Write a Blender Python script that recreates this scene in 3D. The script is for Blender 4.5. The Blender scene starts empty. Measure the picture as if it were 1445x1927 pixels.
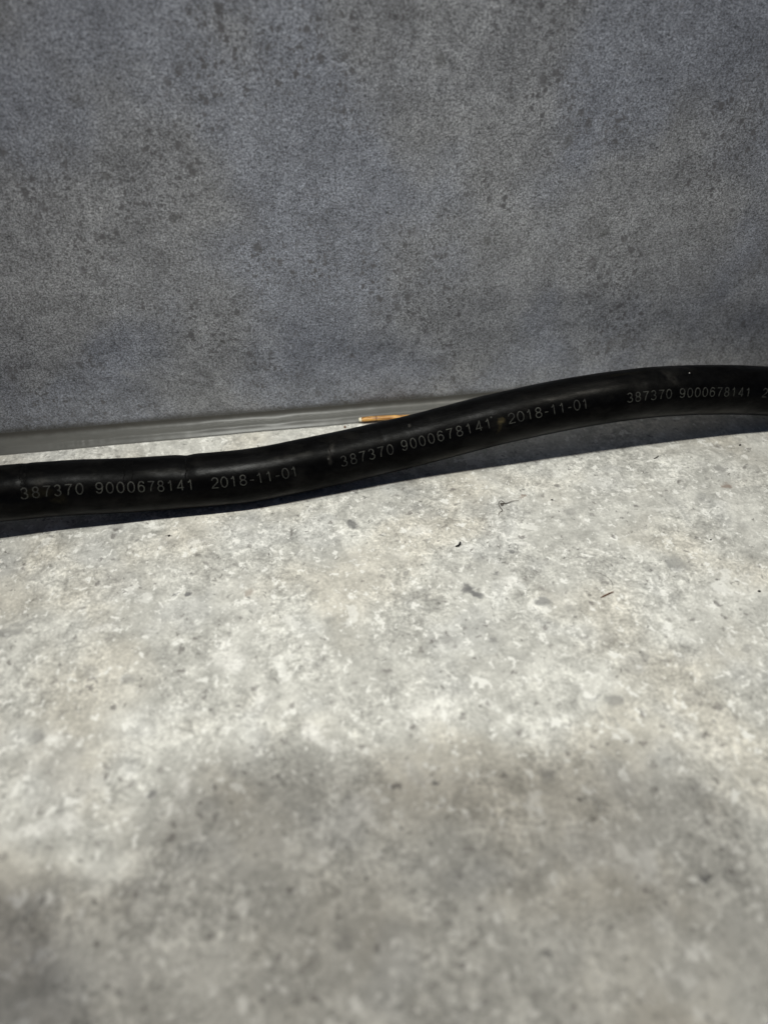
import bpy, bmesh, math, random
from mathutils import Vector, Matrix, noise as mn
random.seed(4)
sc = bpy.context.scene
C = sc.collection
MM = 0.001

# ---------------------------------------------------------------- camera
cam_d = bpy.data.cameras.new('camera'); cam = bpy.data.objects.new('camera', cam_d); C.objects.link(cam)
PITCH, YAW = math.radians(42.0), math.radians(8.5)
CAM = Vector((0.0, -0.14362, 0.100))
FW = Vector((math.sin(YAW)*math.cos(PITCH), math.cos(YAW)*math.cos(PITCH), -math.sin(PITCH)))
RT = Vector((math.cos(YAW), -math.sin(YAW), 0)); UP = RT.cross(FW)
cam.matrix_world = Matrix(((RT.x, UP.x, -FW.x, CAM.x), (RT.y, UP.y, -FW.y, CAM.y), (RT.z, UP.z, -FW.z, CAM.z), (0, 0, 0, 1)))
cam_d.sensor_fit = 'VERTICAL'; cam_d.sensor_height = 7.585; cam_d.lens = 5.7
cam_d.clip_start = 0.002; cam_d.clip_end = 20
cam_d.dof.use_dof = True; cam_d.dof.focus_distance = 0.151; cam_d.dof.aperture_fstop = 2.6
sc.camera = cam

# ---------------------------------------------------------------- world and lamps
w = bpy.data.worlds.new('World'); sc.world = w; w.use_nodes = True
bg = w.node_tree.nodes['Background']; bg.inputs[0].default_value = (0.36, 0.56, 1.0, 1); bg.inputs[1].default_value = 0.10
sc.view_settings.view_transform = 'Standard'; sc.view_settings.look = 'None'
sc.view_settings.exposure = 0.0; sc.view_settings.gamma = 1.0

def area(name, loc, aim, size, power, col):
    d = bpy.data.lights.new(name, 'AREA'); d.shape = 'DISK'; d.size = size; d.energy = power; d.color = col
    o = bpy.data.objects.new(name, d); C.objects.link(o); o.location = loc
    o.rotation_euler = (Vector(aim)-Vector(loc)).to_track_quat('-Z', 'Y').to_euler()
    return o
LY = -0.028-0.25*0.5
# three small spots in a row under the wall cabinet, parallel to the wall
area('cabinet_spot', (-0.66, LY, 0.50), (0.0, -0.05, 0), 0.020, 2.7, (1.0, 0.965, 0.87))
area('cabinet_spot', (0.215, LY+0.004, 0.50), (0.05, -0.05, 0), 0.018, 0.96, (1.0, 0.95, 0.82))
sd = bpy.data.lights.new('cabinet_spot', 'SPOT'); sd.energy = 6.9; sd.color = (0.99, 1.0, 0.94); sd.shadow_soft_size = 0.012
sd.spot_size = math.radians(26); sd.spot_blend = 1.0
so = bpy.data.objects.new('cabinet_spot', sd); C.objects.link(so); so.location = (-0.02, LY, 0.50)
so.rotation_euler = (Vector((0.020, -0.05, 0))-so.location).to_track_quat('-Z', 'Y').to_euler()

# ---------------------------------------------------------------- helpers
def link(name, bm, mat, parent=None, smooth=True):
    me = bpy.data.meshes.new(name); bm.normal_update(); bm.to_mesh(me); bm.free()
    o = bpy.data.objects.new(name, me); C.objects.link(o)
    if mat: me.materials.append(mat)
    if smooth:
        for p in me.polygons: p.use_smooth = True
    if parent: o.parent = parent
    return o
def tag(o, label, cat, group=None):
    o['label'] = label; o['category'] = cat
    if group: o['group'] = group
    return o
def empty(name, loc=(0, 0, 0)):
    o = bpy.data.objects.new(name, None); o.location = loc; o.empty_display_size = 0.01; C.objects.link(o); return o
def put(o, loc):      # move a mesh built in world coordinates so its origin is at loc
    loc = Vector(loc); o.data.transform(Matrix.Translation(-loc)); o.location = loc; return o

class NT:
    def __init__(s, name):
        s.m = bpy.data.materials.new(name); s.m.use_nodes = True; s.t = s.m.node_tree
        s.p = s.t.nodes['Principled BSDF']; s.dim = '3D'
    def n(s, ty, **kw):
        x = s.t.nodes.new(ty)
        for k, v in kw.items(): setattr(x, k, v)
        return x
    def l(s, a, b): s.t.links.new(a, b)
    def inp(s, node, i, v):
        if hasattr(v, 'is_output') or isinstance(v, bpy.types.NodeSocket): s.l(v, node.inputs[i])
        else: node.inputs[i].default_value = v
    def math(s, op, a, b=0.0, c=None, clamp=False):
        x = s.n('ShaderNodeMath', operation=op, use_clamp=clamp); s.inp(x, 0, a); s.inp(x, 1, b)
        if c is not None: s.inp(x, 2, c)
        return x.outputs[0]
    def noise(s, vec, scale, detail=4, rough=0.55, dist=0.0, out=0):
        x = s.n('ShaderNodeTexNoise', noise_dimensions=s.dim); s.l(vec, x.inputs['Vector']); x.inputs['Scale'].default_value = scale
        x.inputs['Detail'].default_value = detail; x.inputs['Roughness'].default_value = rough; x.inputs['Distortion'].default_value = dist
        return x.outputs[out]
    def vor(s, vec, scale, rnd=1.0):
        x = s.n('ShaderNodeTexVoronoi', voronoi_dimensions=s.dim); s.l(vec, x.inputs['Vector']); x.inputs['Scale'].default_value = scale; x.inputs['Randomness'].default_value = rnd
        return x.outputs['Distance'], x.outputs['Color']
    def ramp(s, v, lo, hi, a=0.0, b=1.0):
        x = s.n('ShaderNodeMapRange'); x.interpolation_type = 'SMOOTHSTEP'
        s.l(v, x.inputs[0]); x.inputs[1].default_value = lo; x.inputs[2].default_value = hi
        x.inputs[3].default_value = a; x.inputs[4].default_value = b
        return x.outputs[0]
    def mix(s, f, a, b, mode='MIX'):
        x = s.n('ShaderNodeMix', data_type='RGBA', blend_type=mode)
        s.inp(x, 0, f)
        for i, v in ((6, a), (7, b)):
            if isinstance(v, bpy.types.NodeSocket): s.l(v, x.inputs[i])
            else: x.inputs[i].default_value = (v[0], v[1], v[2], 1)
        return x.outputs[2]
    def scalecol(s, col, f):      # colour times scalar
        x = s.n('ShaderNodeVectorMath', operation='SCALE'); s.l(col, x.inputs[0]); s.inp(x, 3, f); return x.outputs[0]
    def coord(s, which='Object'): return s.n('ShaderNodeTexCoord').outputs[which]
    def mapping(s, vec, loc=(0, 0, 0), rot=(0, 0, 0), scale=(1, 1, 1)):
        x = s.n('ShaderNodeMapping'); s.l(vec, x.inputs[0]); x.inputs[1].default_value = loc; x.inputs[2].default_value = rot; x.inputs[3].default_value = scale
        return x.outputs[0]
    def blob(s, vec, x, y, rx, ry, ang=0.0, soft=0.5):   # printed / smeared mark, 1 inside
        v = s.n('ShaderNodeMapping', vector_type='TEXTURE'); s.l(vec, v.inputs[0])
        v.inputs[1].default_value = (x, y, 0); v.inputs[2].default_value = (0, 0, math.radians(ang)); v.inputs[3].default_value = (rx, ry, 1)
        ln = s.n('ShaderNodeVectorMath', operation='LENGTH'); s.l(v.outputs[0], ln.inputs[0])
        return s.ramp(ln.outputs['Value'], 1.0-soft, 1.0+soft, 1.0, 0.0)
    def bump(s, h, strength, dist, prev=None):
        b = s.n('ShaderNodeBump'); b.inputs['Strength'].default_value = strength; b.inputs['Distance'].default_value = dist
        s.l(h, b.inputs['Height'])
        if prev: s.l(prev, b.inputs['Normal'])
        return b.outputs[0]

# ---------------------------------------------------------------- worktop laminate (light concrete print)
def worktop_material():
    k = NT('light_concrete_laminate'); co = k.coord(); k.dim = '2D'
    wv = k.n('ShaderNodeVectorMath', operation='MULTIPLY_ADD')     # gentle warp so nothing is a clean ellipse
    k.l(k.noise(co, 420, 5, 0.75, out=1), wv.inputs[0]); wv.inputs[1].default_value = (0.0030, 0.0030, 0); k.l(co, wv.inputs[2])
    wc = k.mapping(wv.outputs[0], loc=(-0.0015, -0.0015, 0))
    big = k.noise(co, 55, 3, 0.5)
    warm = k.noise(k.mapping(co, loc=(3.1, 1.7, 0)), 42, 2, 0.5)
    col = k.mix(k.ramp(big, 0.32, 0.68), (0.460, 0.455, 0.428), (0.538, 0.533, 0.503))
    col = k.mix(k.ramp(warm, 0.45, 0.68, 0, 0.6), col, (0.510, 0.480, 0.420))
    col = k.mix(k.ramp(k.noise(k.mapping(co, loc=(7, 2, 0)), 70, 2), 0.54, 0.7, 0, 0.35), col, (0.44, 0.445, 0.445))
    # mid clouds; the print is calm in places and busy in others
    drift = k.ramp(k.noise(k.mapping(co, loc=(8, 3, 0)), 62, 5, 0.62), 0.40, 0.60)
    m1 = k.noise(co, 150, 5, 0.6, 0.6)
    col = k.scalecol(col, k.ramp(m1, 0.32, 0.68, 0.84, 1.12))
    m2 = k.noise(k.mapping(co, loc=(1, 5, 0)), 400, 6, 0.72, 0.5)
    m2c = k.math('MULTIPLY_ADD', k.math('SUBTRACT', m2, 0.5), k.math('MULTIPLY_ADD', drift, 1.0, 0.75), 1.0)
    col = k.scalecol(col, m2c)
    m3 = k.noise(k.mapping(co, loc=(3, 5, 0)), 1500, 4, 0.75, 0.2)
    col = k.scalecol(col, k.math('MULTIPLY_ADD', k.math('SUBTRACT', m3, 0.5), k.math('MULTIPLY_ADD', drift, 0.8, 0.80), 1.0))
    # crisp grey smudges and thin dark threads, in drifts
    sm = k.noise(k.mapping(co, loc=(2, 3, 0)), 430, 6, 0.78, 0.6)
    col = k.mix(k.math('MULTIPLY', k.ramp(sm, 0.60, 0.66), k.math('MULTIPLY_ADD', drift, 0.45, 0.18)), col, (0.24, 0.235, 0.225))
    sm2 = k.noise(k.mapping(co, loc=(12, 3, 0)), 900, 5, 0.75, 0.5)
    col = k.mix(k.math('MULTIPLY', k.ramp(sm2, 0.62, 0.68), k.math('MULTIPLY_ADD', drift, 0.50, 0.20)), col, (0.20, 0.195, 0.185))
    rid = k.math('ABSOLUTE', k.math('SUBTRACT', k.noise(k.mapping(co, loc=(9, 3, 0)), 260, 5, 0.72, 0.8), 0.5))
    col = k.mix(k.math('MULTIPLY', k.ramp(rid, 0.0, 0.018, 1, 0), k.math('MULTIPLY', k.ramp(k.noise(co, 130, 3), .50, .62), .38)), col, (0.25, 0.24, 0.225))
    # white flecks: a few broad ones with ragged edges, many small
    for sc_, lo, hi, st, loc in ((120, .63, .69, .50, (4, 4, 0)), (300, .62, .67, .75, (6, 1, 0)), (620, .62, .67, .70, (1, 9, 0))):
        wf = k.noise(k.mapping(co, loc=loc, scale=(1, .9, 1)), sc_, 6, 0.66, 0.15)
        col = k.mix(k.ramp(wf, lo, hi, 0, st), col, (0.80, 0.795, 0.765))
    # grey aggregate
    def aggregate(scale, gate, rad, dens, colr, loc):
        d, c = k.vor(k.mapping(wc, loc=loc), scale)
        sep = k.n('ShaderNodeSeparateColor'); k.l(c, sep.inputs[0])
        g = k.math('LESS_THAN', sep.outputs[0], gate)
        rr = k.math('MULTIPLY', k.math('ADD', sep.outputs[1], 0.35), rad)
        q = k.math('DIVIDE', d, rr)
        return k.math('MULTIPLY', k.math('MULTIPLY', k.ramp(q, 0.6, 1.15, 1, 0), g), k.math('MULTIPLY', k.math('ADD', sep.outputs[2], 0.25), dens)), colr
    for a in ((230, 0.09, 0.22, 0.42, (0.20, 0.195, 0.19), (0, 0, 0)), (520, 0.14, 0.25, 0.62, (0.15, 0.14, 0.135), (1, 2, 0)), (1000, 0.12, 0.26, 0.65, (0.10, 0.095, 0.09), (5, 2, 0)),
              (120, 0.08, 0.22, 0.20, (0.27, 0.265, 0.265), (2, 6, 0))):
        f, cc = aggregate(*a); col = k.mix(f, col, cc)
    # individual marks of the print, placed where the photo shows them
    for (x, y, rx, ry, an, c, st) in MARKS:
        white = c[0] > .5
        f = k.math('MULTIPLY', k.blob(wc, x*MM, y*MM, rx*MM, ry*MM, an, 0.7 if white else 0.4), st*(.9 if white else 1))
        if white or rx > 1.4: f = k.math('MULTIPLY', f, k.ramp(m3, .38, .55, .5, 1))
        col = k.mix(f, col, c)
    k.l(col, k.p.inputs['Base Color'])
    k.l(k.ramp(m1, 0.3, 0.7, 0.42, 0.55), k.p.inputs['Roughness'])
    k.p.inputs['Specular IOR Level'].default_value = 0.4
    k.l(k.bump(k.noise(co, 1500, 3, 0.6), 0.25, 0.00006), k.p.inputs['Normal'])
    return k.m
GREY, WHITE, BROWN, DK = (0.17, 0.17, 0.17), (0.84, 0.83, 0.80), (0.24, 0.19, 0.16), (0.10, 0.10, 0.105)
MARKS = [
 (27.9, -55.7, 1.1, 0.9, 0, DK, .75), (29.2, -57.4, 1.2, 0.8, -45, GREY, .8), (28.6, -56.6, 1.4, .6, -60, DK, .5), (39.9, -60.6, 1.4, 0.9, 0, GREY, .75), (40.7, -61.6, 0.7, 0.7, 0, DK, .35),
 (44.9, -81.6, 1.4, 0.9, 10, GREY, .5), (42.2, -80.6, 1.3, .35, 20, GREY, .45), (41.6, -83.5, .3, 1.6, 10, GREY, .4), (43.2, -84.5, .35, 1.5, 25, GREY, .4),
 (-20.3, -49.8, 0.55, 0.5, 0, DK, .85), (-22.6, -49.8, 0.4, 0.35, 0, DK, .7), (9.9, -36.4, 1.1, 1.2, 0, DK, .75), (66.4, -55.3, 1.7, 1.9, 0, GREY, .6), (68.9, -56.3, 1.2, .7, 0, GREY, .3),
 (86, -36.3, 1.0, .8, 0, BROWN, .8), (44.3, -33.4, .8, .5, 0, BROWN, .7), (46.3, -108.7, .75, .6, 0, DK, .8), (24.1, -114.1, .6, .6, 0, DK, .6), (15.3, -90.5, .6, .5, 0, DK, .75),
 (-23.9, -86.6, .7, .5, 0, DK, .7), (-9.8, -51, .8, .8, 0, BROWN, .55), (-10.5, -47.5, 2.2, 1.9, 20, GREY, .3), (-49, -54.1, 2.0, .8, 0, DK, .5), (-47.8, -52.6, 3.4, .35, 15, DK, .35),
 (-13.4, -64.9, 2.6, 1.9, 0, WHITE, .5), (-12.3, -66.3, 1.5, 1.2, 0, WHITE, .7), (-13.9, -61.5, 1.0, 1.0, 0, WHITE, .7), (-1.4, -80, 1.1, 1.5, 0, WHITE, .75), (0.6, -82.3, 2.2, .8, -50, WHITE, .65),
 (-38.8, -89.4, 1.7, .9, 0, WHITE, .85), (-34.5, -89.0, 1.4, 1.2, 0, WHITE, .7), (-19.6, -85.9, .8, 1.6, 0, WHITE, .85), (4.4, -92.6, 1.6, 1.6, 45, WHITE, .4), (5.7, -94.7, 2.4, .5, -45, WHITE, .6), (2.6, -95.4, 1.8, .4, 45, WHITE, .45),
 (17.8, -78, 4.5, 1.8, 10, WHITE, .35), (32, -99.6, 1.2, 1.0, 0, WHITE, .4), (-8.8, -73.6, .5, 2.0, 0, WHITE, .6), (22, -40, 2.2, 1.2, 0, WHITE, .45), (-11, -34.5, 1.3, .8, 0, WHITE, .6),
 (-34.2, -55.5, 2.4, .8, 5, WHITE, .5), (-19.5, -37, 1.6, .9, 0, WHITE, .5), (40.3, -46.2, 1.6, .6, -30, WHITE, .65), (36, -55.2, 1.6, .9, -20, WHITE, .5), (70, -41, 1.6, .6, 0, WHITE, .4),
 (15, -103, 6, 4, 0, GREY, .12), (-3, -110, 7, 4, 30, GREY, .16), (-35, -64, 1.4, 1.2, 0, GREY, .35), (-41, -75, .9, 1.1, 0, GREY, .5), (-29, -66.5, 1.1, 1.0, 0, GREY, .45),
 (38, -47.9, .6, .5, 0, DK, .6), (33.9, -52.9, .5, .5, 0, DK, .5), (29.5, -67.5, .5, .5, 0, DK, .4), (3.4, -59, 1.0, .9, 0, GREY, .3), (9.0, -45.5, 1.6, 1.6, 0, GREY, .25)]

# ---------------------------------------------------------------- wall laminate (dark stone print)
def wall_material():
    k = NT('dark_stone_laminate'); k.dim = '2D'
    co = k.mapping(k.coord(), rot=(math.radians(-90), 0, 0))       # x along the wall, y up
    big = k.noise(co, 38, 3, 0.5)
    cool = k.noise(k.mapping(co, loc=(2.2, 5.1, 0)), 26, 3, 0.5)
    col = k.mix(k.ramp(big, 0.3, 0.7), (0.262, 0.269, 0.290), (0.294, 0.300, 0.317))
    col = k.mix(k.ramp(cool, 0.42, 0.62, 0, 0.5), col, (0.238, 0.262, 0.332))
    m1 = k.noise(co, 150, 6, 0.62, 0.4); col = k.scalecol(col, k.ramp(m1, 0.28, 0.72, 0.84, 1.16))
    f1 = k.noise(co, 620, 6, 0.75, 0.5); col = k.scalecol(col, k.ramp(f1, 0.3, 0.7, 0.82, 1.18))
    f2 = k.noise(k.mapping(co, loc=(1, 1, 0)), 2500, 4, 0.8, 0.5); col = k.scalecol(col, k.ramp(f2, 0.34, 0.66, 0.40, 1.60))
    f3 = k.noise(k.mapping(co, loc=(9, 1, 0)), 4800, 2, 0.6); col = k.scalecol(col, k.ramp(f3, 0.32, 0.68, 0.62, 1.38))
    drift = k.ramp(k.noise(k.mapping(co, loc=(4, 3, 0)), 48, 4, 0.6), 0.44, 0.62, 0.12, 1)
    wv = k.n('ShaderNodeVectorMath', operation='MULTIPLY_ADD'); k.l(k.noise(co, 900, 4, 0.7, out=1), wv.inputs[0])
    wv.inputs[1].default_value = (0.0016, 0.0016, 0); k.l(co, wv.inputs[2])
    for sc_, gate, rad, st, loc, dr in ((1500, 0.25, 0.42, 0.85, (0, 0, 0), 1), (950, 0.20, 0.40, 0.90, (5, 5, 0), 1), (520, 0.12, 0.36, 0.85, (2, 5, 0), 1), (260, 0.05, 0.30, 0.55, (7, 1, 0), 1)):
        d, c = k.vor(k.mapping(wv.outputs[0], loc=loc, scale=(1, 0.8, 1)), sc_)
        sep = k.n('ShaderNodeSeparateColor'); k.l(c, sep.inputs[0])
        q = k.math('DIVIDE', d, k.math('MULTIPLY', k.math('ADD', sep.outputs[1], 0.3), rad))
        f = k.math('MULTIPLY', k.math('MULTIPLY', k.ramp(q, 0.55, 1.15, 1, 0), k.math('LESS_THAN', sep.outputs[0], gate)), st)
        if dr: f = k.math('MULTIPLY', f, drift)
        col = k.mix(f, col, (0.112, 0.110, 0.118))
    for sc_, lo, st, loc in ((360, .60, .40, (3, 3, 0)), (800, .62, .5, (8, 3, 0))):
        wf = k.noise(k.mapping(co, loc=loc), sc_, 5, 0.72, 0.6)
        col = k.mix(k.ramp(wf, lo, lo+.10, 0, st), col, (0.37, 0.38, 0.42))
    wxc = k.mapping(wv.outputs[0], loc=(-.0008, -.0008, 0))
    for (x, z, rx, rz, an, c, st) in WMARKS:
        f = k.math('MULTIPLY', k.blob(wxc, x*MM, z*MM, rx*MM, rz*MM, an, 0.45), st)
        if c[0] > .3: f = k.math('MULTIPLY', f, k.ramp(f2, .42, .58, .25, 1))
        col = k.mix(f, col, c)
    sy = k.n('ShaderNodeSeparateXYZ'); k.l(co, sy.inputs[0])      # darker band with an uneven upper edge just above the bead
    foot_dark = k.ramp(k.math('MULTIPLY_ADD', k.math('SUBTRACT', m1, .5), 0.0016, sy.outputs[1]), 0.0028, 0.0044, .75, 0)
    col = k.mix(foot_dark, col, (0.075, 0.073, 0.066))
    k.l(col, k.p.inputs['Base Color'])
    k.l(k.ramp(f1, 0.3, 0.7, 0.26, 0.38), k.p.inputs['Roughness'])
    k.p.inputs['Specular IOR Level'].default_value = 0.6
    h = k.math('ADD', f1, k.math('MULTIPLY', f2, 0.6))
    k.l(k.bump(h, 0.35, 0.00008), k.p.inputs['Normal'])
    return k.m
PALE, PIT = (0.42, 0.43, 0.46), (0.10, 0.10, 0.10)
WMARKS = [(-31.8, 14.6, 1.6, .7, -35, PALE, .6), (-28, 32, 2.0, .45, -50, PALE, .5), (61, 41, 1.6, .5, 40, PALE, .4), (34, 53.3, .5, .6, 0, PALE, .9),
          (19.5, 74.2, .9, .6, 0, PALE, .5), (48.5, 71, .8, 1.2, 0, PALE, .5), (31, 70, 1.0, 1.3, 0, PIT, .5), (55.5, 56, .9, 1.3, -30, PIT, .5), (42, 38.5, .7, .9, 0, PIT, .6),
          (-11.8, 20.6, .5, .6, 0, PIT, .8), (-27, 54, .8, .7, 0, PIT, .6), (-29, 66, 1.1, 1.0, 0, PIT, .45), (-17, 46, 1.0, .6, 40, PIT, .55), (66, 38.5, .8, .8, 0, PIT, .5)]

# ---------------------------------------------------------------- setting
def slab(name, x0, x1, y0, y1, z0, z1, mat, bev=0.0):
    bm = bmesh.new(); bmesh.ops.create_cube(bm, size=1)
    for v in bm.verts: v.co = Vector((x0 if v.co.x < 0 else x1, y0 if v.co.y < 0 else y1, z0 if v.co.z < 0 else z1))
    if bev: bmesh.ops.bevel(bm, geom=bm.edges[:], offset=bev, segments=3, affect='EDGES')
    o = link(name, bm, mat, smooth=False); o['kind'] = 'structure'; return o
slab('worktop', -0.9, 0.9, -0.60, 0.0, -0.038, 0.0, worktop_material(), 0.0)
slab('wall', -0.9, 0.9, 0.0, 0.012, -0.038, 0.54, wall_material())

# ---------------------------------------------------------------- silicone bead
def bead():
    k = NT('grey_silicone'); co = k.coord()
    n1 = k.noise(k.mapping(co, scale=(0.35, 1, 1)), 500, 4, 0.6)
    col = k.mix(k.ramp(n1, 0.35, 0.65), (0.094, 0.094, 0.089), (0.108, 0.108, 0.102))
    sp = k.ramp(k.noise(co, 900, 2), 0.70, 0.76, 0, 0.7); col = k.mix(sp, col, (0.07, 0.06, 0.05))
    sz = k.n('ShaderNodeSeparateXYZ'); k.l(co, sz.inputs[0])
    edge = k.ramp(k.math('MULTIPLY_ADD', k.noise(co, 400, 4, .7), 0.0012, sz.outputs[2]), 0.0020, 0.0029, 0, .55)   # darker towards the top edge, broken up by noise
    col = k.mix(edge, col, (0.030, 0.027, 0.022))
    k.l(col, k.p.inputs['Base Color']); k.p.inputs['Roughness'].default_value = 0.33
    k.p.inputs['Specular IOR Level'].default_value = 0.25
    h = k.noise(k.mapping(co, scale=(0.3, 1, 1)), 800, 3, 0.6)
    k.l(k.bump(h, 0.05, 0.0002), k.p.inputs['Normal'])
    bm = bmesh.new(); rows = []
    N = 3200; x0, x1 = -0.25, 0.30
    # profile: (distance from the wall, height), a tooled fillet with a faint ridge low down
    prof = [(0.0, 2.80), (0.06, 2.74), (0.16, 2.50), (0.30, 2.22), (0.52, 1.98), (0.85, 1.66), (1.30, 1.42), (1.80, 1.24), (2.20, 1.15), (2.45, 1.16), (2.66, 1.04), (2.90, 0.78), (3.2, 0.52), (3.5, 0.30), (3.78, 0.12), (3.86, -0.05)]
    for i in range(N+1):
        x = x0+(x1-x0)*i/N; r = []
        wob = 0.16*mn.noise(Vector((x*70, 0, 0)))+0.05*mn.noise(Vector((x*420, 3, 0)))
        wz = 0.14*mn.noise(Vector((x*60, 9, 0)))+0.04*mn.noise(Vector((x*500, 5, 0)))
        wr = 0.12*mn.noise(Vector((x*160, 12, 0)))
        rip = (math.exp(-((x+.046)/.0075)**2)*(0.045*math.sin(x/MM*2.9+2*mn.noise(Vector((x*900, 1, 0))))+.05*mn.noise(Vector((x*1500, 2, 0))))+.016*mn.noise(Vector((x*700, 22, 0))))
        grow = 1.0+0.10*max(-1, min(1, -x/0.06))
        for j, (d, z) in enumerate(prof):
            t = j/(len(prof)-1)
            dd = d*grow+wob*t+(rip if 8 <= j <= 12 else 0); zz = (z+wz*(1-t)+(wr if 6 <= j <= 10 else 0))*(1 if j < len(prof)-1 else 1)
            if j == len(prof)-1: zz = -0.05
            r.append(bm.verts.new((x, -(dd-0.02)*MM, zz*MM)))
        rows.append(r)
    for a, b in zip(rows, rows[1:]):
        for j in range(len(prof)-1): bm.faces.new((a[j], b[j], b[j+1], a[j+1]))
    bm.normal_update()
    for f in bm.faces: f.normal_flip()
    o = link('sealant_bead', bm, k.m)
    return tag(o, 'grey silicone sealant bead along the joint of dark wall and pale worktop', 'sealant')
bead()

# ---------------------------------------------------------------- cable
R = 5.22
CTRL = [(-190, -8, 5.3), (-150, -22, 5.3), (-100, -28.3, 7.0), (-72, -28.0, 8.2), (-53.87, -27.05, 7.9), (-42.44, -26.2, 7.1), (-33, -25.85, 6.2), (-25.74, -25.5, 5.62), (-16, -25.4, 5.3), (-7.64, -25.1, 5.25),
        (6.0, -23.5, 5.75), (15, -22.3, 6.3), (23.94, -21.35, 7.1), (37.03, -20.75, 9.4), (46.25, -20.5, 10.85), (54.07, -20.0, 11.6), (65.87, -19.3, 12.2), (78.07, -18.45, 11.8),
        (91.38, -17.5, 10.3), (102.5, -17.0, 8.5), (116, -17.5, 6.4), (135, -20, 5.4), (170, -30, 5.3), (230, -60, 5.3)]
def catmull(P, per=24):
    out = []; P = [Vector(p) for p in P]; P = [P[0]*2-P[1]]+P+[P[-1]*2-P[-2]]
    for i in range(1, len(P)-2):
        p0, p1, p2, p3 = P[i-1:i+3]
        t0 = 0; t1 = t0+(p1-p0).length**.5; t2 = t1+(p2-p1).length**.5; t3 = t2+(p3-p2).length**.5
        for j in range(per):
            t = t1+(t2-t1)*j/per
            A1 = p0*((t1-t)/(t1-t0))+p1*((t-t0)/(t1-t0)); A2 = p1*((t2-t)/(t2-t1))+p2*((t-t1)/(t2-t1)); A3 = p2*((t3-t)/(t3-t2))+p3*((t-t2)/(t3-t2))
            B1 = A1*((t2-t)/(t2-t0))+A2*((t-t0)/(t2-t0)); B2 = A2*((t3-t)/(t3-t1))+A3*((t-t1)/(t3-t1))
            out.append(B1*((t2-t)/(t2-t1))+B2*((t-t1)/(t2-t1)))
    out.append(P[-2]); return out
raw = catmull(CTRL)
for _ in range(3):      # light smoothing
    raw = [raw[0]]+[(raw[i-1]+raw[i]*2+raw[i+1])/4 for i in range(1, len(raw)-1)]+[raw[-1]]
acc = [0]
for a, b in zip(raw, raw[1:]): acc.append(acc[-1]+(b-a).length)
i0 = min(range(len(raw)), key=lambda i: abs(raw[i].x+53.87)); S0 = acc[i0]       # s = 0 where the cable enters the photo
import bisect
def at(s):
    t = s+S0; i = min(max(bisect.bisect_right(acc, t)-1, 0), len(raw)-2); f = (t-acc[i])/(acc[i+1]-acc[i])
    p = raw[i].lerp(raw[i+1], f)
    T = ((raw[min(i+2, len(raw)-1)]-raw[max(i-1, 0)]).normalized()*0.5+(raw[min(i+1, len(raw)-1)]-raw[i]).normalized()*0.5).normalized()
    return p, T
def frame(s):
    p = at(s)[0]; T = (at(s+1.2)[0]-at(s-1.2)[0]).normalized()
    F = T.cross(Vector((0, 0, 1))).normalized()          # horizontal, towards the viewer side
    if F.y > 0: F = -F
    U = F.cross(T); U = U if U.z > 0 else -U
    return p, T, F, U
def dent(s, phi):
    d = 0.0
    d -= 0.26*math.exp(-((s-33.8)/1.3)**2)*max(0, math.cos(phi-math.radians(100)))      # crease notch on the top edge
    d -= 0.10*math.exp(-((s-5.2)/0.5)**2)*max(0, math.cos(phi-math.radians(90)))
    d += 0.06*mn.noise(Vector((s*0.16, math.cos(phi)*.8, math.sin(phi)*.8)))+0.025*mn.noise(Vector((s*0.6, math.cos(phi)*1.4, math.sin(phi)*1.4+7)))
    d -= 0.06*math.exp(-((s-72)/0.5)**2)
    return d
def surf(s, phi, off=0.0):      # phi: 0 faces the viewer side horizontally, 90 degrees is up
    p, T, F, U = frame(s); r = R+dent(s, phi)+off
    q = p+(F*math.cos(phi)+U*math.sin(phi))*r
    return q*MM
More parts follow.
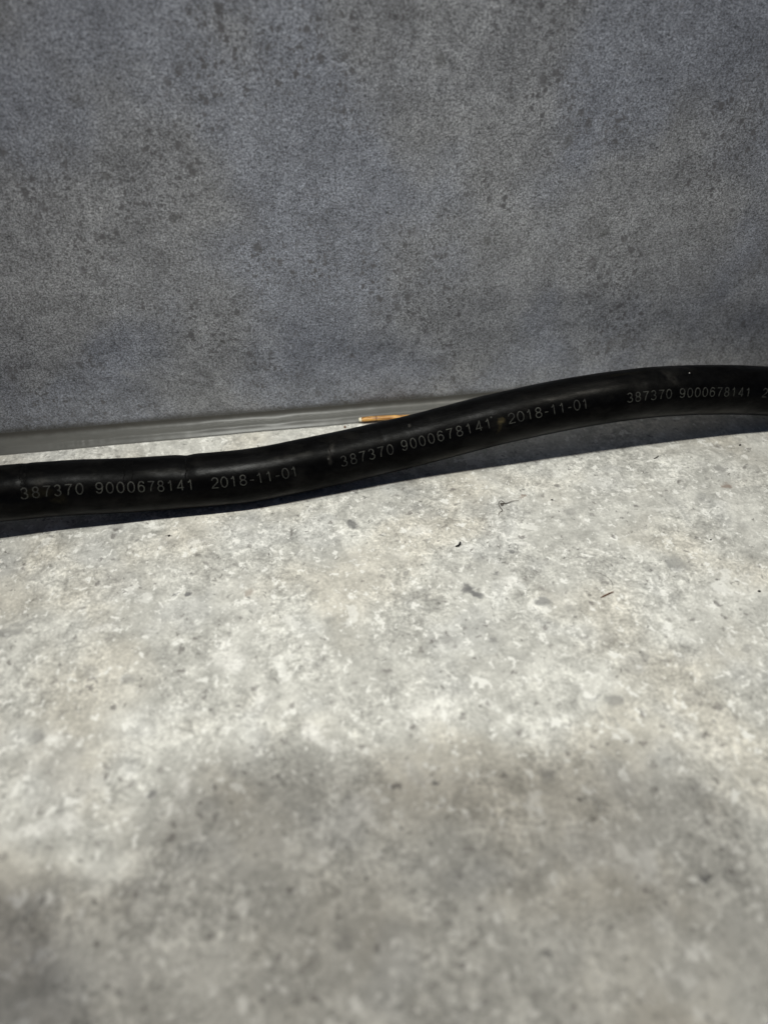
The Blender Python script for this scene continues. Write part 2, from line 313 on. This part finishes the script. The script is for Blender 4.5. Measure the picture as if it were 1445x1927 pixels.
def sheath_material():
    k = NT('black_cable_sheath'); uv = k.n('ShaderNodeUVMap').outputs[0]      # u in mm along the cable, v in mm round it
    co = k.coord()
    n1 = k.noise(co, 900, 4, 0.65)
    col = k.mix(k.ramp(n1, 0.3, 0.7), (0.0009, 0.0009, 0.0010), (0.0020, 0.0020, 0.0021))
    wv = k.n('ShaderNodeVectorMath', operation='MULTIPLY_ADD'); k.l(k.noise(co, 900, 4, 0.6, out=1), wv.inputs[0]); wv.inputs[1].default_value = (1.3, 1.3, 0); k.l(uv, wv.inputs[2])
    wuv = k.mapping(wv.outputs[0], loc=(-.65, -.65, 0))
    DUST = (0.034, 0.032, 0.029); TAN = (0.060, 0.048, 0.024); OLV = (0.012, 0.0105, 0.006)
    for (u, v, ru, rv, an, c, st) in ((95.9, 3.05, .55, .55, 0, TAN, .85), (95.3, 2.0, .45, 1.1, -20, TAN, .30), (11.0, 1.6, 1.3, .9, 0, OLV, .55), (7.8, 3.0, 2.2, .8, 0, OLV, .5), (8.3, 5.0, 1.2, .7, 0, DUST, .5),
                                      (131.0, 6.0, .9, 1.9, 25, DUST, .35), (61.5, 5.4, .5, 1.2, -30, DUST, .6), (60.8, 3.6, .3, 1.0, 0, DUST, .35), (82, -2.8, 5.0, .5, 0, OLV, .55), (78, 6.7, .3, .3, 0, DUST, .8),
                                      (52.0, 5.6, 3.0, .6, 0, DUST, .30), (56.5, 5.6, 1.6, .5, 0, DUST, .35), (30, 5.8, 4.5, .5, 0, DUST, .28), (122, 8.3, 4, .4, 0, OLV, .3)):
        col = k.mix(k.math('MULTIPLY', k.blob(wuv, u, v, ru, rv, an, .6), k.math('MULTIPLY', k.ramp(n1, .35, .6, .35, 1), st)), col, c)
    film = k.noise(k.mapping(co, scale=(.6, 1, 1)), 140, 6, .72); col = k.mix(k.ramp(film, .50, .66, 0, .22), col, (0.020, 0.019, 0.017))
    # fine dust specks
    d, c = k.vor(co, 900); sep = k.n('ShaderNodeSeparateColor'); k.l(c, sep.inputs[0])
    sp = k.math('MULTIPLY', k.ramp(d, .10, .24, 1, 0), k.math('LESS_THAN', sep.outputs[0], 0.014)); col = k.mix(k.math('MULTIPLY', sp, .45), col, (0.07, 0.07, 0.065))
    k.l(col, k.p.inputs['Base Color'])
    sm = k.noise(k.mapping(co, scale=(.35, 1, 1)), 260, 5, 0.65)
    k.l(k.ramp(sm, 0.3, 0.7, 0.30, 0.43), k.p.inputs['Roughness'])
    k.l(k.ramp(sm, 0.3, 0.7, 0.085, 0.025), k.p.inputs['Specular IOR Level'])
    b1 = k.bump(k.noise(co, 1800, 3, 0.7), 0.35, 0.00006)
    b2 = k.bump(k.noise(k.mapping(co, scale=(.5, 1, 1)), 320, 3, 0.6), 0.30, 0.00022, b1)
    # creases round the cable where it was bent
    cr = None
    for (u, wd, st) in ((5.0, .10, 1), (5.6, .08, .6), (22.6, .08, .7), (24.0, .06, .5), (34.0, .14, 1), (61.2, .12, .6)):
        su = k.n('ShaderNodeSeparateXYZ'); k.l(wuv, su.inputs[0])
        e = k.math('MULTIPLY', k.math('MULTIPLY', k.ramp(k.math('ABSOLUTE', k.math('SUBTRACT', su.outputs[0], u)), 0, wd, 1, 0), k.ramp(su.outputs[1], 2.5, 4.5)), st)
        cr = e if cr is None else k.math('MAXIMUM', cr, e)
    b3 = k.n('ShaderNodeBump', invert=True); b3.inputs['Strength'].default_value = .6; b3.inputs['Distance'].default_value = .0002; k.l(cr, b3.inputs['Height']); k.l(b2, b3.inputs['Normal'])
    k.l(b3.outputs[0], k.p.inputs['Normal'])
    return k.m
cable = empty('power_cable', (0.02, -0.0215, 0)); tag(cable, 'thick black rubber cable with pale printed numbers lying across the worktop', 'cable')
bpy.context.view_layer.update()
INV = Matrix.Translation(-Vector(cable.location))
def under_cable(o): o.data.transform(INV); o.parent = cable; return o
def build_sheath():
    bm = bmesh.new(); uvl = bm.loops.layers.uv.new('UVMap'); rings = []; SEG = 96
    ss = []; s = -S0+1.5
    while s < acc[-1]-S0-1.5:
        ss.append(s); s += 0.28 if -8 < s < 175 else 1.2
    for s in ss: rings.append([bm.verts.new(surf(s, 2*math.pi*j/SEG)) for j in range(SEG)])
    for i in range(len(rings)-1):
        for j in range(SEG):
            j2 = (j+1) % SEG; f = bm.faces.new((rings[i][j], rings[i][j2], rings[i+1][j2], rings[i+1][j]))
            for lp, (a, b) in zip(f.loops, ((i, j), (i, j+1), (i+1, j+1), (i+1, j))):
                ph = 2*math.pi*b/SEG
                if ph > math.pi*1.0001: ph -= 2*math.pi
                if b == SEG//2 and j >= SEG//2: ph = -math.pi
                if b == SEG: ph = 0
                lp[uvl].uv = (ss[a], ph*R)
    bm.faces.new(rings[0]); bm.faces.new(list(reversed(rings[-1])))
    bmesh.ops.recalc_face_normals(bm, faces=bm.faces[:])
    return under_cable(link('sheath', bm, sheath_material()))
build_sheath()

# ---- lettering: single-stroke digits laid on the curved surface
def arc(cx, cy, rx, ry, a0, a1, n=14):
    return [(cx+rx*math.cos(math.radians(a0+(a1-a0)*i/n)), cy+ry*math.sin(math.radians(a0+(a1-a0)*i/n))) for i in range(n+1)]
# unit box: x 0..0.62, y 0..1
GL = {
 '0': [arc(.31, .5, .29, .48, 90, 450, 30)],
 '1': [[(.10, .74), (.24, .82), (.34, .98), (.34, 0.02)]],
 '2': [arc(.31, .70, .27, .28, 170, -35, 16)+[(.42, .44), (.10, .16), (.03, .03), (.60, .03)]],
 '3': [arc(.29, .74, .235, .24, 160, -88, 14)+arc(.29, .265, .28, .245, 88, -160, 16)],
 '4': [[(.45, .02), (.45, .97), (.03, .27), (.62, .27)]],
 '6': [arc(.31, .32, .27, .30, 180, -180, 26)+[(.04, .50)]+arc(.33, .58, .28, .40, 175, 35, 12)],
 '7': [[(.03, .95), (.59, .95), (.42, .70), (.30, .42), (.235, .02)]],
 '8': [arc(.31, .75, .225, .225, -90, 270, 24), arc(.31, .265, .27, .25, 90, 450, 26)],
 '9': [arc(.31, .68, .27, .30, 0, 360, 26)+[(.58, .50)]+arc(.29, .42, .28, .40, -5, -145, 12)],
 '-': [[(.06, .40), (.40, .40)]],
}
def ink():
    k = NT('pale_printed_ink'); co = k.coord()
    n = k.noise(co, 2400, 3, .7); n2 = k.noise(co, 320, 3, .6)
    col = k.mix(k.math('MULTIPLY', k.ramp(n, .32, .56, .10, 1), k.ramp(n2, .38, .56, .35, 1)), (0.008, 0.008, 0.008), (0.036, 0.037, 0.032))
    k.l(col, k.p.inputs['Base Color']); k.p.inputs['Roughness'].default_value = .6; k.p.inputs['Specular IOR Level'].default_value = .2
    return k.m
INK = ink()
PT = [(-30, 32), (4.8, 34), (15, 36), (18, 36.5), (34.5, 31.5), (38.6, 31), (53, 30), (63, 30), (73, 32), (75, 34), (93, 33.5), (112, 32), (121, 30), (148, 27), (175, 26)]
def PHI(s):
    for a, b in zip(PT, PT[1:]):
        if s <= b[0]: return math.radians(a[1]+(b[1]-a[1])*(s-a[0])/(b[0]-a[0]))
    return math.radians(26)
def lettering(name, text, s0, h=2.0, pitch=1.83, dash=1.38, width=0.20, slant=0.0):
    bm = bmesh.new(); x = s0
    for ch in text:
        sx = h
        for st in GL[ch]:
            pts = []
            for a, b in zip(st, st[1:]):      # subdivide so strokes follow the curvature
                n = max(1, int(math.hypot(b[0]-a[0], b[1]-a[1])/.12))
                pts += [(a[0]+(b[0]-a[0])*i/n, a[1]+(b[1]-a[1])*i/n) for i in range(n)]
            pts.append(st[-1]); closed = math.hypot(pts[0][0]-pts[-1][0], pts[0][1]-pts[-1][1]) < .01
            P = [Vector((x+px*sx, (py-.5)*h+px*slant, 0)) for px, py in pts]; L = []; n = len(P)
            for i in range(n):
                if closed: a, b = P[(i-1) % (n-1)], P[(i+1) % (n-1)]
                else: a, b = P[max(i-1, 0)], P[min(i+1, n-1)]
                t = (b-a).normalized(); m = Vector((-t.y, t.x, 0))
                t1 = (P[i]-P[max(i-1, 0)]); k_ = 1.0
                if not closed and 0 < i < n-1:
                    c = t1.normalized().dot(t); k_ = 1/max(.55, c)
                L.append((P[i]+m*width/2*k_, P[i]-m*width/2*k_))
            vs = []
            for A, B in L:
                vs.append(tuple(bm.verts.new(surf(q.x, PHI(q.x)+q.y/R, 0.018)) for q in (A, B)))
            for u, v in zip(vs, vs[1:]):
                bm.faces.new((u[0], u[1], v[1], v[0]))
        x += dash if ch == '-' else pitch
    bm.normal_update()
    return under_cable(link(name, bm, INK))
for txt, s0, pt, hh in (('387370', 4.75, 1.89, 2.0), ('9000678141', 17.6, 1.83, 2.0), ('387370', 62.75, 1.88, 2.0), ('9000678141', 75.2, 1.93, 2.0),
                        ('387370', 121.1, 1.66, 1.85), ('9000678141', 132.35, 1.70, 1.85)):
    lettering('printed_number', txt, s0, hh, pt)
for s0, pt, hh in ((38.5, 1.70, 2.0), (97.25, 1.71, 2.0), (151.8, 1.62, 1.85), (-21.7, 1.70, 2.0)):
    lettering('printed_date', '2018-11-01', s0, hh, pt, 1.33)

# ---------------------------------------------------------------- straw
def straw():
    k = NT('golden_straw'); co = k.coord()
    n = k.noise(k.mapping(co, scale=(.08, 1, 1)), 3200, 3, .6); n2 = k.noise(k.mapping(co, scale=(.5, 1, 1)), 500, 3)
    col = k.mix(k.ramp(n, .35, .62), (0.17, 0.055, 0.010), (0.80, 0.45, 0.12)); col = k.mix(k.ramp(n2, .5, .7, 0, .6), col, (0.34, 0.16, 0.045))
    k.l(col, k.p.inputs['Base Color']); k.p.inputs['Roughness'].default_value = .38; k.p.inputs['Specular IOR Level'].default_value = .5
    k.l(k.bump(n, .6, .0001), k.p.inputs['Normal'])
    nd = NT('straw_node'); nd.p.inputs['Base Color'].default_value = (0.17, 0.07, 0.02, 1); nd.p.inputs['Roughness'].default_value = .6
    pith = NT('straw_pith'); pn = pith.noise(pith.coord(), 3000, 2); pith.l(pith.mix(pn, (0.62, .55, .38), (.85, .82, .70)), pith.p.inputs['Base Color'])
    A = Vector((15.6, -3.80, .98)); B = Vector((30.5, -4.6, 1.1)); T = (B-A).normalized(); F = T.cross(Vector((0, 0, 1))).normalized(); U = F.cross(T)
    e = empty('straw_stalk', A*MM); tag(e, 'short golden brown dry straw stalk with pale cut end between sealant and cable', 'straw')
    def tube(name, t0, t1, r0, r1, mat, n=16, seg=14, flat=.88, wob=.05, caps=True):
        bm = bmesh.new(); rings = []
        for i in range(n+1):
            t = t0+(t1-t0)*i/n; p = A+T*t+Vector((0, 0, .12*math.sin(t*.35))); r = r0+(r1-r0)*i/n; ring = []
            for j in range(seg):
                a = 2*math.pi*j/seg; rr = r*(1+wob*mn.noise(Vector((t*.5, math.cos(a)*2, math.sin(a)*2)))+.03*math.cos(5*a))
                ring.append(bm.verts.new((p+F*math.cos(a)*rr*1.08+U*math.sin(a)*rr*flat)*MM))
            rings.append(ring)
        for a, b in zip(rings, rings[1:]):
            for j in range(seg): bm.faces.new((a[j], a[(j+1) % seg], b[(j+1) % seg], b[j]))
        if caps: bm.faces.new(rings[0]); bm.faces.new(list(reversed(rings[-1])))
        bmesh.ops.recalc_face_normals(bm, faces=bm.faces[:])
        o = link(name, bm, mat); o.data.transform(Matrix.Translation(-A*MM)); o.parent = e; return o
    tube('stem', 0.25, 14.5, .54, .50, k.m, n=40)
    tube('node_ring', 3.4, 3.65, .565, .565, nd.m, n=4)
    tube('cut_end', -.30, .24, .40, .54, pith.m, n=5, wob=.15)
straw()

# ---------------------------------------------------------------- crumbs, fibres, splinters
def simple(name, c, c2=None, rough=.7):
    k = NT(name); n = k.noise(k.coord(), 2500, 3, .6); k.l(k.mix(k.ramp(n, .35, .65), c, c2 or tuple(v*.6 for v in c)), k.p.inputs['Base Color']); k.p.inputs['Roughness'].default_value = rough
    k.p.inputs['Specular IOR Level'].default_value = .25
    return k.m
BLK = simple('black_debris', (.006, .006, .007)); BRN = simple('brown_debris', (.10, .04, .015), (.2, .10, .05)); GRYB = simple('dark_grey_debris', (.03, .028, .025)); WDF = simple('splinter_wood', (.07, .03, .018), (.16, .08, .05))
HAIR = simple('fibre_strand', (.06, .045, .035)); LINT = simple('white_lint', (.85, .85, .85), (.6, .6, .6))
def filament(name, pts, r, mat, label, cat, rend=.35, seg=6, per=8):
    P = catmull(pts, per); bm = bmesh.new(); rings = []; n = len(P)
    for i, p in enumerate(P):
        T = (P[min(i+1, n-1)]-P[max(i-1, 0)]).normalized(); F = T.cross(Vector((0, 0, 1)))
        F = F.normalized() if F.length > 1e-4 else Vector((1, 0, 0)); U = F.cross(T)
        t = i/(n-1); rr = r*(rend+(1-rend)*math.sin(math.pi*min(1, max(0, t)))**.5) if rend < 1 else r
        rings.append([bm.verts.new((p+(F*math.cos(a)+U*math.sin(a))*rr)*MM) for a in [2*math.pi*j/seg for j in range(seg)]])
    for a, b in zip(rings, rings[1:]):
        for j in range(seg): bm.faces.new((a[j], a[(j+1) % seg], b[(j+1) % seg], b[j]))
    bm.faces.new(rings[0]); bm.faces.new(list(reversed(rings[-1]))); bmesh.ops.recalc_face_normals(bm, faces=bm.faces[:])
    o = put(link(name, bm, mat), (P[0].x*MM, P[0].y*MM, 0)); return tag(o, label, cat)
def crumb(name, x, y, size, mat, label, cat='crumb', z=None, seed=0):
    bm = bmesh.new(); bmesh.ops.create_icosphere(bm, subdivisions=2, radius=1)
    for v in bm.verts:
        f = 1+.45*mn.noise(v.co*1.6+Vector((seed*3.1, 0, 0)))
        v.co = Vector((v.co.x*size[0]*f, v.co.y*size[1]*f, v.co.z*size[2]*f))
    o = link(name, bm, mat, smooth=False); o.data.transform(Matrix.Scale(MM, 4)); o.location = (x*MM, y*MM, (size[2]*.8 if z is None else z)*MM)
    o.rotation_euler.z = seed; return tag(o, label, cat)
filament('black_crumb', [(28.05, -45.25, .14), (28.6, -45.15, .16), (28.95, -44.8, .22), (29.15, -44.35, .30)], .22, BLK, 'tiny black bent crumb on pale worktop below the middle of the cable', 'crumb', rend=.5)
filament('wood_splinter', [(50.1, -61.25, .10), (51.4, -60.75, .13), (52.75, -60.3, .12)], .15, WDF, 'thin reddish brown wood splinter on the pale worktop right of centre', 'splinter', rend=.4)
filament('fine_hair', [(52.9, -59.6, .05), (53.3, -58.4, .1), (53.0, -57.0, .12), (52.0, -55.7, .08), (50.9, -55.0, .05)], .023, HAIR, 'faint thin curved hair just above the reddish brown splinter', 'hair', rend=.6)
filament('curled_fibre', [(38.0, -38.3, .06), (38.5, -37.3, .08), (39.2, -36.9, .1), (39.0, -36.0, .2), (38.9, -35.0, .5), (39.5, -34.6, .6), (40.0, -35.0, .4), (39.5, -35.5, .3), (39.3, -35.0, .25), (40.5, -35.0, .2), (41.9, -34.6, .3), (43.2, -34.5, .12)], .075, HAIR, 'curled dark brown fibre on worktop in front of the cable shadow', 'fibre', rend=.35)
crumb('brown_crumb', 12.0, -4.9, (.28, .26, .22), BRN, 'tiny brown crumb on the worktop strip left of the straw', seed=1)
for (x, y, s, lab) in ((95.1, -23.9, .26, 'tiny dark speck in front of the cable shadow near right edge'),
                       (-24.4, -34.5, .26, 'tiny dark speck just in front of the left stretch of cable'),
                       (49.7, -35.2, .2, 'tiny dark speck right of the curled fibre'),
                       (75.5, -50.5, .2, 'tiny dark speck on the right half of worktop above the splinter'),
                       (77.9, -63.9, .26, 'tiny dark speck at right edge of worktop, lowest of the specks')):
    crumb('dust_speck', x, y, (s, s*.8, s*.6), GRYB if x < 60 else BLK, lab, 'speck', seed=x)
filament('dark_splinter', [(74.9, -25.7, .08), (75.6, -25.4, .1), (76.3, -24.9, .1)], .13, GRYB, 'short dark splinter close to the edge of the cable shadow at right', 'splinter', rend=.4)
q = surf(135.3, math.radians(75), .05)/MM
crumb('lint_speck', q.x, q.y, (.11, .08, .07), LINT, 'tiny bright white lint speck on top of the cable near right edge', 'lint', z=q.z, seed=2)

# ---------------------------------------------------------------- the phone that takes the picture (out of frame, throws the soft shadow in the foreground)
def phone():
    blk = NT('phone_black'); blk.p.inputs['Base Color'].default_value = (.02, .02, .022, 1); blk.p.inputs['Roughness'].default_value = .35
    gl = NT('lens_glass'); gl.p.inputs['Base Color'].default_value = (.004, .004, .006, 1); gl.p.inputs['Roughness'].default_value = .08
    o0 = CAM-FW*0.0015      # plane of the phone's back, just behind the lens
    e = empty('phone', o0); tag(e, 'black phone held above the worktop, its shadow falling on the foreground', 'phone')
    xa, xb, ya, yb, th, rc = -.029, .032, -.085, .0585, .0075, .0125
    bm = bmesh.new(); out = []
    for cx_, cy_, a0 in ((xb-rc, yb-rc, 0), (xa+rc, yb-rc, 90), (xa+rc, ya+rc, 180), (xb-rc, ya+rc, 270)):
        for i in range(9):
            a = math.radians(a0+90*i/8); out.append((cx_+rc*math.cos(a), cy_+rc*math.sin(a)))
    f = bm.faces.new([bm.verts.new(RT*x+UP*y) for x, y in out])
    r = bmesh.ops.extrude_face_region(bm, geom=[f])
    for v in r['geom']:
        if isinstance(v, bmesh.types.BMVert): v.co -= FW*th
    bmesh.ops.recalc_face_normals(bm, faces=bm.faces[:])
    link('body', bm, blk.m, e, smooth=False)
    for x, y in ((0.0, 0.0), (.016, .016)):
        bm = bmesh.new(); bmesh.ops.create_circle(bm, cap_ends=True, radius=.0065, segments=32)
        M = Matrix(((RT.x, UP.x, FW.x), (RT.y, UP.y, FW.y), (RT.z, UP.z, FW.z))).to_4x4()
        bmesh.ops.transform(bm, matrix=Matrix.Translation(RT*x+UP*y+FW*.0003) @ M, verts=bm.verts[:])
        link('camera_lens', bm, gl.m, e, smooth=False)
phone()

def hand():
    k = NT('skin'); n = k.noise(k.coord(), 300, 3, .6)
    k.l(k.mix(n, (.50, .29, .21), (.62, .40, .31)), k.p.inputs['Base Color']); k.p.inputs['Roughness'].default_value = .5
    k.p.inputs['Subsurface Weight'].default_value = .0
    V, E_, Rr = [], [], []
    def v(r, u, f, rad, prev=None):
        V.append(RT*r*MM+UP*u*MM+FW*f*MM); Rr.append(rad*MM); i = len(V)-1
        if prev is not None: E_.append((prev, i))
        return i
    palm = v(-96, 16, -10, 15); wrist = v(-126, 36, -34, 16, palm); v(-160, 50, -62, 19, wrist); v(-205, 66, -96, 24, len(V)-1)
    for u, ln, rr in ((23, 1.0, 7.6), (8, 1.08, 8.0), (-7, 1.0, 7.6), (-20, .85, 6.6)):
        b = v(-84, 12+(u-2)*.75, -4, 11, palm); kn = v(-68, u, 2, 9.2, b)
        p1 = v(-68+20*ln, u+1, 11, rr, kn); p2 = v(-68+34*ln, u+1, 12, rr*.9, p1); v(-68+46*ln, u+1, 8, rr*.78, p2)
    t0 = v(-84, 28, -22, 12, palm); t1 = v(-58, 22, -26, 10.2, t0); v(-34, 24, -18, 8.6, t1)
    me = bpy.data.meshes.new('hand'); me.from_pydata([tuple(x) for x in V], E_, [])
    o = bpy.data.objects.new('hand', me); C.objects.link(o); o.location = CAM-FW*0.0015
    sk = o.modifiers.new('skin', 'SKIN'); sk.use_smooth_shade = True; sk.branch_smoothing = .6
    if not me.skin_vertices: pass
    for i, d in enumerate(me.skin_vertices[0].data): d.radius = (Rr[i], Rr[i]); d.use_root = (i == 0)
    sb = o.modifiers.new('sub', 'SUBSURF'); sb.levels = 2; sb.render_levels = 2
    me.materials.append(k.m)
    return tag(o, 'left hand gripping the edge of the black phone above the worktop', 'hand')
hand()
